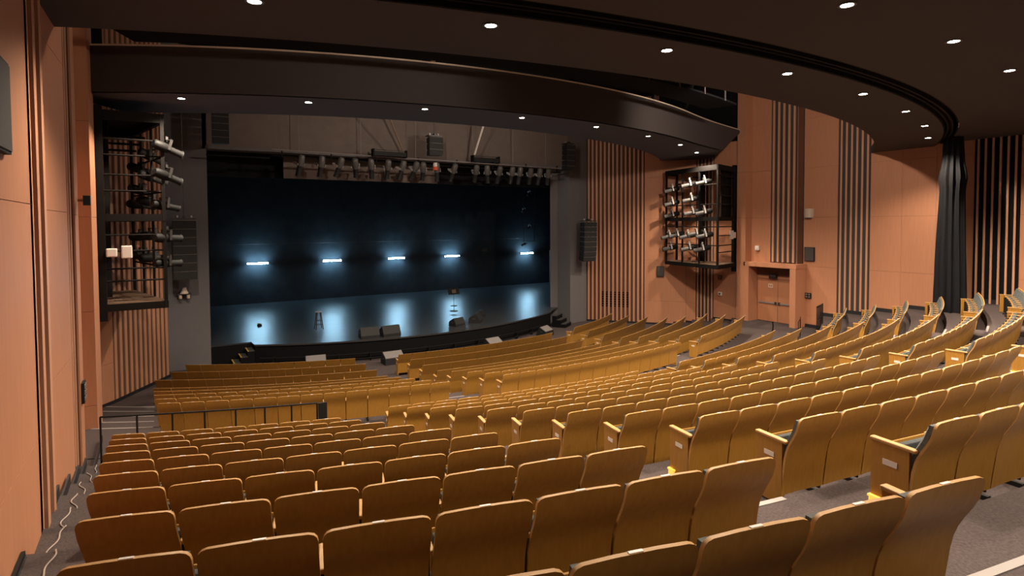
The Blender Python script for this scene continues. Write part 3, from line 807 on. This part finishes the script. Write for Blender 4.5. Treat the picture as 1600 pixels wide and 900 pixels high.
# ------------------------------------------------------------------ lighting cages on the side walls
def cage(name, Aw, B, D, E, zb, zm, zt, label, side):
    """Aw: wall end of the near face, B: outer near corner, D: outer far corner, E: wall end at the far side"""
    t = thing(name, (0, 0, 0), label, 'lighting cage')
    def post(p, w_=.09, z0=zb, z1=zt, nm='post'):
        mb = MB(); mb.box((p[0], p[1], (z0 + z1) / 2), (w_, w_, z1 - z0)); mb.build(nm, M['rigsteel'], t)
    def beam(a, b, z, w_=.1, h=.2, nm='beam'):
        mb = MB(); mb.bar((a[0], a[1], z), (b[0], b[1], z), h, w_) if False else mb.prism_bar(a, b, z, w_, h); mb.build(nm, M['rigsteel'], t)
    for p in (B, D, E): post(p)
    mb = MB(); mb.box((Aw[0] + (.05 if side == 'left' else -.02), Aw[1], (zb + zt) / 2 - .1), (.44, .14, zt - zb + .7)); mb.build('wall_plate', M['rigsteel'], t)
    for a, b in ((Aw, B), (B, D), (D, E)):
        beam(a, b, zb - .09, .1, .20); beam(a, b, zm, .1, .20); beam(a, b, zt, .1, .26)
    # deck
    mb = MB(); mb.prism([Aw, B, D, E], zb - .02, zb + .03); mb.build('deck', M['deck'], t)
    mb = MB(); mb.prism([Aw, B, D, E], zt + .1, zt + .14); mb.build('roof', M['rigsteel'], t)
    for z in (zb + .65, zb + 1.0, zb + 1.5, zb + 1.95, zm + .75, zm + 1.2, zm + 1.75, zm + 2.2):
        for a, b in ((Aw, B), (B, D)):
            if a is B and z not in (zb + 1.0, zb + 1.95, zm + .75, zm + 1.75): continue
            mb = MB(); mb.tube([(a[0], a[1], z), (b[0], b[1], z)], .028, 6); mb.build('rail', M['rigsteel'], t)
    for f in (.33, .66):
        p = (Vector((*B, 0)).lerp(Vector((*D, 0)), f)); post((p.x, p.y), .07)
    p = (Vector((*Aw, 0)).lerp(Vector((*E, 0)), .5)); post((p.x + .25 * (1 if side == 'left' else -1), p.y), .22, zb - .3, zt + .1, 'ladder_column')
    if side == 'right':
        a = Vector((*Aw, 0)).lerp(Vector((*B, 0)), .05); b = Vector((*Aw, 0)).lerp(Vector((*B, 0)), .62)
        mb = MB(); mb.prism_bar((a.x, a.y + .25), (b.x, b.y + .25), (zm + zt) / 2, .04, zt - zm); mb.build('back_panel', M['rigsteel'], t)
    for z in (zt - .35, zt - .5, zt - .65):
        mb = MB(); a = Vector((*Aw, z)).lerp(Vector((*E, z)), .15 + (zt - z)); b = Vector((*B, z)).lerp(Vector((*D, z)), .15 + (zt - z)); mb.tube([a, b], .04, 6); mb.build('joist', M['rigsteel'], t)
    return t
def prism_bar(s, a, b, z, w_, h):
    d = Vector((b[0] - a[0], b[1] - a[1], 0)); L = d.length
    return s.box(((a[0] + b[0]) / 2, (a[1] + b[1]) / 2, z), (L + w_, w_, h), rz=math.atan2(d.y, d.x))
MB.prism_bar = prism_bar
LB, LD = (-10.68, -7.45), (-11.55, -3.75)
cage('lighting_cage', (-12.36, -7.45), LB, LD, (-12.5, -3.75), 2.86, 5.3, 8.15, 'black steel lighting cage on the left wall beside the stage', 'left')
RB, RD = (13.0, -8.0), (13.7, -3.95)
cage('lighting_cage', (15.4, -7.25), RB, RD, (14.55, -3.95), 2.9, 5.25, 7.85, 'black steel lighting cage on the right wall beside the stage', 'right')
k = 0
for (f, z, aim) in ((.0, 7.3, (0, -1, 3.5)), (.02, 6.5, (0, 1, 2.5)), (.1, 5.65, (0, 2, 4)), (.05, 4.7, (0, 2, 4.0)), (.08, 3.95, (0, 2, 3.4)),
                    (.45, 7.2, (0, 2, 2)), (.45, 6.55, (2, 3, 2)), (.5, 5.8, (2, 3, 3)), (.45, 4.75, (2, 3, 4.6)), (.5, 4.05, (2, 3, 3.4)), (.8, 6.9, (2, 4, 3)), (.8, 6.2, (2, 4, 2)), (.85, 5.75, (2, 4, 4)), (.8, 4.7, (2, 4, 4)), (.8, 4.1, (2, 4, 3))):
    p = Vector((*LB, z)).lerp(Vector((*LD, z)), f) + Vector((.12, 0, 0))
    spotlight(p, aim, f'spotlight on the left cage, {ORD[k]} counting from its front column downwards', 'spotlights in the left lighting cage', 1.25, 'steel', 'spk', .3, 'darkmetal'); k += 1
k = 0
for (x, y, z, xa) in ((13.45, -5.9, 7.1, 0), (13.3, -7.0, 7.15, 0), (13.45, -6.0, 6.3, 0), (13.45, -6.1, 5.6, 0), (13.3, -7.0, 5.6, 0), (13.75, -4.4, 6.9, 0), (13.75, -4.4, 6.15, 0), (13.75, -4.4, 5.5, 0),
                      (13.75, -4.2, 4.3, 0), (13.6, -4.9, 4.4, 0), (13.45, -5.8, 4.35, 0), (13.4, -6.4, 4.5, 0), (13.25, -7.1, 4.4, 0), (13.75, -4.3, 3.65, 0), (13.45, -5.9, 3.7, 0), (13.3, -6.9, 3.7, 0)):
    spotlight((x - .1, y, z), (2, 2, z - 3.2), f'spotlight on the right cage, {ORD[k]} counting row by row from the top', 'spotlights in the right lighting cage', 1.25, 'steel', 'barrel', .32, 'alu'); k += 1
for (x, y, z, w_, h, lab) in ((-11.95, -7.52, 4.32, .26, .24, 'left of two small white boxes on the rail of the left cage'), (-11.6, -7.52, 4.33, .26, .36, 'right taller one of two white boxes on the left cage rail'),
                              (14.75, -7.45, 4.42, .24, .46, 'white notice board on the right cage'), (15.0, -7.42, 4.4, .2, .3, 'small white round cornered box beside the notice on the right cage')):
    mb = MB(); mb.box((0, 0, 0), (w_, .1, h)); o = mb.build('white_box', M['white'], bevel=.03); o.location = (x, y - .05, z); tag(o, lab, 'box')

# ------------------------------------------------------------------ catwalk seen above the front ceiling ring
t = thing('catwalk', (0, 0, 0), 'dark steel catwalk with rails in the gap between the ceiling rings', 'catwalk')
mb = MB(); ring(mb, 25.6, 26.8, R_(-26), R_(17), 9.5, 9.56, 40); mb.build('walkway', M['void'], t)
for z in (10.05, 10.55):
    mb = MB(); mb.tube([polar(26.8, R_(-26 + 43 * i / 48), z) for i in range(49)], .03, 6); mb.build('hand_rail', M['vent'], t)
for i in range(13):
    p = polar(26.8, R_(-25.5 + 3.35 * i))
    mb = MB(); mb.tube([(p.x, p.y, 9.5), (p.x, p.y, 12.5)], .03, 6); mb.build('rail_post', M['vent'], t)
for i, ph in enumerate((-25.5, -9, 3, 14, 21)):
    p = polar(24.02, R_(ph)); q = polar(24.6, R_(ph + 1.2))
    mb = MB(); mb.bar((p.x, p.y, 9.86), (q.x, q.y, 12.4), .12); mb.build('hanger', M['deck'] if i < 2 else M['rigsteel'], t)
p = polar(26.2, R_(-25), 9.9)
t = thing('work_light', p, 'tiny bright work light on the catwalk at upper left', 'lamp')
mb = MB(); mb.tube([(0, 0, 0), (0, -.03, 0), (0, -.08, 0)], [.03, .05, .04], 10); mb.build('bulb', M['smalllamp'], t)
mb = MB(); mb.box((0, .04, .05), (.1, .06, .14)); mb.build('case', M['steel'], t)

# ------------------------------------------------------------------ black curtain gathered at the end of the track
def curtain():
    mb = MB(); nz, na = 26, 96
    base = Vector((14.72, -17.25)); topc = Vector((14.62, -17.33))
    zb, zt = 1.62, 8.55
    vs = []
    for i in range(nz + 1):
        s = i / nz
        z = zb + (zt - zb) * s
        c = base.lerp(topc, s)
        bulge = .07 * math.exp(-((s - .74) / .05) ** 2)
        r = .24 * (1 - s) ** .8 + .27 + bulge
        for k in range(na):
            a = 2 * math.pi * k / na
            fold = 1 + .16 * math.sin(11 * a + 1.5 * math.sin(3 * s)) + .07 * math.sin(23 * a + s * 2)
            vs.append((c.x + r * fold * math.cos(a) * .9, c.y + r * fold * math.sin(a) * .9, z))
    fs = [(i * na + k, i * na + (k + 1) % na, (i + 1) * na + (k + 1) % na, (i + 1) * na + k) for i in range(nz) for k in range(na)]
    fs.append(tuple(range(nz * na, nz * na + na)))
    mb.add(vs, fs)
    return mb.build('curtain', M['drape'], smooth=True)
tag(curtain(), 'tall black curtain gathered into a bundle against the right wall', 'curtain')

# ------------------------------------------------------------------ railings
def railing(pts, label, mid=True, name='railing', post_n=None, th=.017, h=.93):
    "pts: base points; posts at each"
    t = thing(name, pts[0], label, 'railing')
    o = Vector(pts[0]); P = [Vector(p) - o for p in pts]
    mb = MB(); mb.tube([p + Vector((0, 0, h)) for p in P], th, 8); mb.build('top_rail', M['steel'], t)
    for p in P:
        mb = MB(); mb.tube([p, p + Vector((0, 0, h))], th, 8); mb.build('post', M['steel'], t)
    return t
pts = [polar(29.12, phx(29.12, x), .57) for x in (-11.85, -11.27, -10.7, -10.17, -9.65, -9.15, -8.68, -8.22)]
t = railing(pts, 'black pipe railing along the cross aisle in front of the rear left block')
o0 = Vector(pts[0])
mb = MB(); mb.tube([Vector((0, 0, 0)), Vector((0, 0, -.66))], .022, 8); mb.build('lower_post', M['steel'], t)
mb = MB(); mb.tube([Vector((0, 0, .1)), pts[1] - o0 + Vector((0, 0, .1))], .018, 8); mb.build('lower_rail', M['steel'], t)
e = pts[-1] - o0
mb = MB(); mb.box(e + Vector((.1, -.04, .46)), (.16, .05, .95)); mb.build('end_panel', M['steel'], t)
# right side railing by the door
t = railing([(12.6, -12.55, -.09), (13.3, -12.2, -.09), (13.9, -11.85, -.09)], 'thin brown pipe railing in front of the right hall door', th=.016, h=.85)
t = thing('picket_railing', (13.05, -13.1, -.09), 'black picket railing at the cross aisle near the right door', 'railing')
a, b = Vector((0, 0, 0)), Vector((1.05, .35, 0))
for i in range(6):
    p = a.lerp(b, i / 5)
    mb = MB(); mb.box(p + Vector((0, 0, .78)), (.028, .028, 1.56)); mb.build('picket', M['steel'], t)
for z in (.2, .6, 1.0, 1.5):
    mb = MB(); mb.tube([a + Vector((0, 0, z)), b + Vector((0, 0, z))], .025, 6); mb.build('rail', M['steel'], t)

# ------------------------------------------------------------------ aisle steps and nosings (parts of the floor)
def nosing(R, pa, pb, z, n=6, wdt=.045):
    mb = MB(); ring(mb, R - .01, R + wdt, pa, pb, z - .03, z + .006, n); mb.build('nosing', M['nosing'], floor)
def half_step(R, pa, pb, z, rise, d=.36):
    mb = MB(); ring(mb, R - d, R, pa, pb, z - rise, z - rise / 2, 6); mb.build('half_step', M['carpet'], floor)
    nosing(R - d, pa, pb, z - rise / 2)
AISLES_REAR = ((-7.45, -6.35), (.98, 2.15), (9.2, 10.35))
for k in range(0, 12):
    R = Rk(k + 1) + .08 if k < 11 else Rk(12) + .08
    z = fz(k)
    for j, (xa, xb) in enumerate(AISLES_REAR):
        if k >= 11 and j != 1: continue
        pa, pb = phx(R, xa), phx(R, xb)
        nosing(R, pa, pb, z); half_step(R, pa, pb, z, .268)
    if 0 <= k <= 9:
        pa, pb = phx(R, -12.15), phx(R, -11.55)
for k in range(13, 18):
    R = Rk(k + 1) + .08
    z = fz(k)
    for xa, xb in ((-12.4, -11.05), (-4.35, -2.85), (5.15, 6.35)):
        nosing(R, phx(R, xa), phx(R, xb), z)

# white cable along the left wall, lying on the steps
pts = []
rc = random.Random(2)
for i in range(420):
    y = -12.4 - i * .021
    x = -12.02 + .28 * (i / 420) + .05 * math.sin(i * .1) + .02 * math.sin(i * .31)
    R = math.hypot(x, C.y - y)
    z = fz(13)
    for k in range(-2, 11):
        if Rk(k + 1) + .08 < R <= Rk(k) + .08: z = fz(k)
    if pts and abs(pts[-1][2] - z - .012) > .02: pts.append((x, y + .02, z + .014))
    pts.append((x, y, z + .012))
mb = MB(); mb.tube(pts, .007, 5)
tag(mb.build('power_cable', M['cable']), 'pale cable lying along the left wall beside the seats', 'cable')
mb = MB(); mb.tube([(p[0] + .12 + .05 * math.sin(i * .25), p[1], p[2]) for i, p in enumerate(pts[:110:2])], .010, 5)
tag(mb.build('power_cable', M['cable']), 'shorter second cable on the side aisle by the left wall', 'cable')

# ------------------------------------------------------------------ theatre seats
PITCH = .55
# local axes: +x along the row (towards the right seen from behind), +y towards the stage
PROF = [(.105, .20), (.30, .178), (.45, .158), (.52, .143), (.58, .122), (.64, .092), (.70, .058), (.76, .030), (.82, .012), (.88, 0)]
def prof_y(z):
    for (z0, y0), (z1, y1) in zip(PROF[:-1], PROF[1:]):
        if z <= z1: return y0 + (y1 - y0) * (z - z0) / (z1 - z0)
    return 0
def back_mesh(wd=.530, th=.022, low=False):
    mb = MB(); r = .045
    if low:
        xs = [-wd / 2, wd / 2]; zs = [.105, .5, .66, .88]
    else:
        xs = [-wd / 2, -wd / 2 + .006, -wd / 2 + .02, -wd / 2 + r, -.09, .09, wd / 2 - r, wd / 2 - .02, wd / 2 - .006, wd / 2]
        zs = [p[0] for p in PROF]
    nx, nz = len(xs), len(zs)
    vs = []
    for side in (0, 1):
        for j, z in enumerate(zs):
            for x in xs:
                d = wd / 2 - abs(x); zz = z
                if not low and d < r:
                    zt = .88 - (r - math.sqrt(max(0, r * r - (r - d) ** 2)))
                    zz = min(z, zt)
                curve = .012 * (1 - (2 * x / wd) ** 2)
                vs.append((x, prof_y(zz) + curve + th * side, zz))
    fs = []; mi = []
    N = nx * nz
    for j in range(nz - 1):
        for i in range(nx - 1):
            a = j * nx + i
            fs.append((a, a + 1, a + nx + 1, a + nx)); mi.append(0)
            fs.append((N + a, N + a + nx, N + a + nx + 1, N + a + 1)); mi.append(0)
    for i in range(nx - 1):
        a = (nz - 1) * nx + i
        fs.append((a, a + 1, N + a + 1, N + a)); mi.append(1)
        fs.append((i + 1, i, N + i, N + i + 1)); mi.append(1)
    for j in range(nz - 1):
        for i in (0, nx - 1):
            a = j * nx + i
            fs.append((a, a + nx, N + a + nx, N + a)); mi.append(1)
    mb.v = vs; mb.f = fs; mb.m = mi
    return mb
def slab_follow(zs, wd, y0, y1, rnd=.0):
    "padded slab following the back profile, from offset y0 to y1 in front of it"
    mb = MB(); vs = []
    xs = [-wd / 2, -wd / 2 + .03, wd / 2 - .03, wd / 2]
    nx, nz = 4, len(zs)
    for side in (0, 1):
        for j, z in enumerate(zs):
            for i, x in enumerate(xs):
                e = (i in (0, 3)) or (j in (0, nz - 1))
                y = prof_y(z) + (y1 if side else y0) - (.02 if (side and e) else 0)
                vs.append((x, y, z))
    N = nx * nz; fs = []
    for j in range(nz - 1):
        for i in range(nx - 1):
            a = j * nx + i
            fs.append((a, a + 1, a + nx + 1, a + nx)); fs.append((N + a, N + a + nx, N + a + nx + 1, N + a + 1))
    for i in range(nx - 1):
        for a in (i, (nz - 1) * nx + i): fs.append((a, a + 1, N + a + 1, N + a))
    for j in range(nz - 1):
        for i in (0, nx - 1):
            a = j * nx + i; fs.append((a, a + nx, N + a + nx, N + a))
    mb.add(vs, fs); return mb
def seat_parts(low=False):
    P = {}
    P['backrest'] = (back_mesh(low=low), ['wood', 'wood_edge'], True)
    P['back_cushion'] = (slab_follow([.42, .46, .6, .72, .82, .85] if not low else [.42, .85], .49, .032, .085), ['cushion'], True)
    p = MB(); p.box((0, 0, 0), (.47, .085, .36)); P['seat_cushion'] = (p, ['cushion_dark'], False)
    s = MB(); s.box((0, 0, 0), (.46, .02, .38)); P['seat_shell'] = (s, ['wood'], False)
    a = MB(); a.box((0, .275, .602), (.05, .26, .03)); P['armrest'] = (a, ['wood_edge'], False)
    d = MB(); d.box((0, .335, .325), (.022, .21, .52)); d.box((0, .335, .02), (.05, .26, .04)); P['standard'] = (d, ['steel'], False)
    e = MB(); e.box((0, .345, .31), (.036, .30, .59)); P['end_panel'] = (e, ['wood'], False)
    c = MB(); c.box((0, .325, .617), (.058, .36, .028)); P['end_armrest'] = (c, ['wood_edge'], False)
    n = MB(); n.box((0, .0225, .8812), (.06, .016, .004)); P['number_plate'] = (n, ['plate'], False)
    r = MB(); r.box((0, .34, .46), (.006, .115, .045)); P['row_plate'] = (r, ['plate'], False)
    h = MB(); h.box((0, .45, .15), (.035, .10, .016)); h.box((0, .45, .10), (.02, .085, .09)); P['step_light'] = (h, ['amber'], False)
    return P
SEAT = {}
for nm, (mb, ms, sm) in seat_parts().items():
    bev = {'seat_cushion': .02, 'armrest': .008, 'end_armrest': .008}.get(nm, 0)
    o = mb.build(nm, [M[x] for x in ms], None, smooth=sm or bev > .01, bevel=bev); SEAT[nm] = o.data; bpy.data.objects.remove(o)
def part(nm, t, x=0, rot=None, loc=None):
    o = bpy.data.objects.new(nm, SEAT[nm]); col.objects.link(o); o.parent = t
    o.location = loc or (x, 0, 0)
    if rot: o.rotation_euler = rot
    return o
FOLD_C = (0, .28, .44); FOLD_R = (R_(-12), 0, 0)
FOLD_S = (0, .335, .43)

# blocks: (key, spoken name, {row k: (phi of left end in degrees, seat count)})
deg = math.degrees
blocks = []
aRL = {1: .2646, 2: .2555, 3: .2456, 4: .2352, 5: .2240, 6: .2123, 7: .1996, 8: .1862, 9: .1722, 10: .1570}
blocks.append(('RL', 'rear left block', {k: (deg(a) - 31.8, 7) for k, a in aRL.items()}))
# three further rows of that block lie behind the viewpoint and are left out
pRM = {2: -9.11, 3: -9.37, 4: -9.72, 5: -10.1, 6: -10.5, 7: -10.89, 8: -11.31, 9: -11.8, 10: -12.29, 11: -12.86, 12: -13.42}
blocks.append(('RM', 'rear middle left block', {k: (p, 13) for k, p in pRM.items()}))
pRR = {12: 4.78, 11: 4.35, 10: 4.34, 9: 4.26, 8: 4.18, 7: 4.18, 6: 4.10, 5: 3.97, 4: 3.85}
blocks.append(('RR', 'rear middle right block', {k: (p, 13) for k, p in pRR.items()}))
pRF = {10: 27.29, 9: 26.5, 8: 25.94, 7: 25.21, 6: 24.4, 5: 23.69}
blocks.append(('RX', 'rear right block', {k: (p - deg(7 * PITCH / Rk(k)), 7) for k, p in pRF.items()}))
aFL = {20: (-.0132, 11), 19: (-.008, 12), 18: (-.0036, 13), 17: (.0235, 13), 16: (.0506, 13), 15: (.0748, 13), 14: (.0972, 13), 13: (.1189, 13)}
blocks.append(('FL', 'front left block', {k: (deg(a) - 31.8, n) for k, (a, n) in aFL.items()}))
pFM = {20: (-9.2, 13.49), 19: (-8.51, 13.21), 18: (-7.94, 12.98), 17: (-7.31, 13.0), 16: (-6.88, 12.7), 15: (-6.46, 12.2), 14: (-6.07, 11.49), 13: (-5.80, 10.9)}
blocks.append(('FM', 'front middle block', {k: (a, round(R_(b - a) * Rk(k) / PITCH)) for k, (a, b) in pFM.items()}))
pFR = {20: (19.7, 34.4), 19: (18.6, 34.6), 18: (17.5, 34.6), 17: (17.0, 34.4), 16: (16.3, 33.0), 15: (15.8, 32.4), 14: (15.2, 30.7), 13: (14.49, 28.4)}
blocks.append(('FR', 'front right block', {k: (a, round(R_(b - a) * Rk(k) / PITCH)) for k, (a, b) in pFR.items()}))

def in_view(p):
    d = p - EYE
    z = d.dot(fwd)
    if z < .3: return None
    x = 800 + 894.6 * d.dot(ex) / z; y = 380.2 - 894.6 * d.dot(ey) / z
    if -60 < x < 1660 and y < 980: return d.length
    return None
seats = []
for key, nm, rows in blocks:
    ks = sorted(rows, reverse=True)       # front row first
    for ri, k in enumerate(ks):
        p0, n = rows[k]
        for i in range(n):
            ph = R_(p0) + (i + .5) * PITCH / Rk(k)
            pos = polar(Rk(k), ph, fz(k))
            dist = in_view(pos + Vector((0, 0, .85)))
            if dist is None:
                dist = in_view(polar(Rk(k), ph - .4 * PITCH / Rk(k), fz(k) + .88)) or in_view(polar(Rk(k), ph + .4 * PITCH / Rk(k), fz(k) + .88))
            if dist is None: continue
            full = k in (13,)             # rows seen at full height across the cross aisle
            seats.append((dist * (.8 if full else 1), key, nm, ri, k, i, n, ph, pos))
seats.sort(key=lambda s: s[0])
NEAR = 300
for (_, key, nm, ri, k, i, n, ph, pos) in seats[:NEAR]:
    lab = f'wooden theatre seat {ORD[i]} from left in {ORD[ri]} row from front of {nm}'
    t = thing('theatre_seat', pos, lab, 'seat', f'theatre seats in the {nm}', ph)
    part('backrest', t); part('back_cushion', t)
    part('seat_cushion', t, loc=FOLD_C, rot=FOLD_R); part('seat_shell', t, loc=FOLD_S, rot=FOLD_R)
    part('number_plate', t)
    h = PITCH / 2
    if i == 0:
        part('end_panel', t, -h + .025); part('end_armrest', t, -h + .025)
        part('row_plate', t, -h + .005)
        if k % 2 == 0 and k <= 12: part('step_light', t, -h - .008)
    else:
        part('armrest', t, -h); part('standard', t, -h)
    if i == n - 1:
        part('end_panel', t, h - .03); part('end_armrest', t, h - .03); part('row_plate', t, h - .010)
# the farther seats, past the countable ones, as one object
far = MB(); MATS = ['wood', 'wood_edge', 'cushion', 'cushion_dark', 'steel', 'plate']
lowp = seat_parts(True)
def stuff(nm, x, ph, pos, loc=(0, 0, 0), rot=None):
    mb, ms, _ = lowp[nm]
    mx = Matrix.Translation(pos) @ Matrix.Rotation(ph, 4, 'Z') @ Matrix.Translation((x + loc[0], loc[1], loc[2]))
    if rot: mx = mx @ Matrix.Rotation(rot[0], 4, 'X')
    o = len(far.v)
    far.v += [tuple(mx @ Vector(v)) for v in mb.v]
    far.f += [tuple(q + o for q in f) for f in mb.f]
    far.m += [MATS.index(ms[q]) for q in mb.m]
for (_, key, nm, ri, k, i, n, ph, pos) in seats[NEAR:]:
    h = PITCH / 2
    stuff('backrest', 0, ph, pos); stuff('back_cushion', 0, ph, pos)
    stuff('seat_cushion', 0, ph, pos, FOLD_C, FOLD_R); stuff('seat_shell', 0, ph, pos, FOLD_S, FOLD_R)
    if i == 0:
        stuff('end_panel', -h + .025, ph, pos); stuff('end_armrest', -h + .025, ph, pos); stuff('row_plate', -h + .005, ph, pos)
    else:
        stuff('armrest', -h, ph, pos); stuff('standard', -h, ph, pos)
    if i == n - 1:
        stuff('end_panel', h - .03, ph, pos); stuff('end_armrest', h - .03, ph, pos)
if far.f:
    o = far.build('theatre_seating', [M[x] for x in MATS])
    tag(o, 'farther rows of wooden theatre seats curving in front of the stage', 'seats'); o['kind'] = 'stuff'
print('seats', len(seats), 'objects', len(bpy.data.objects))
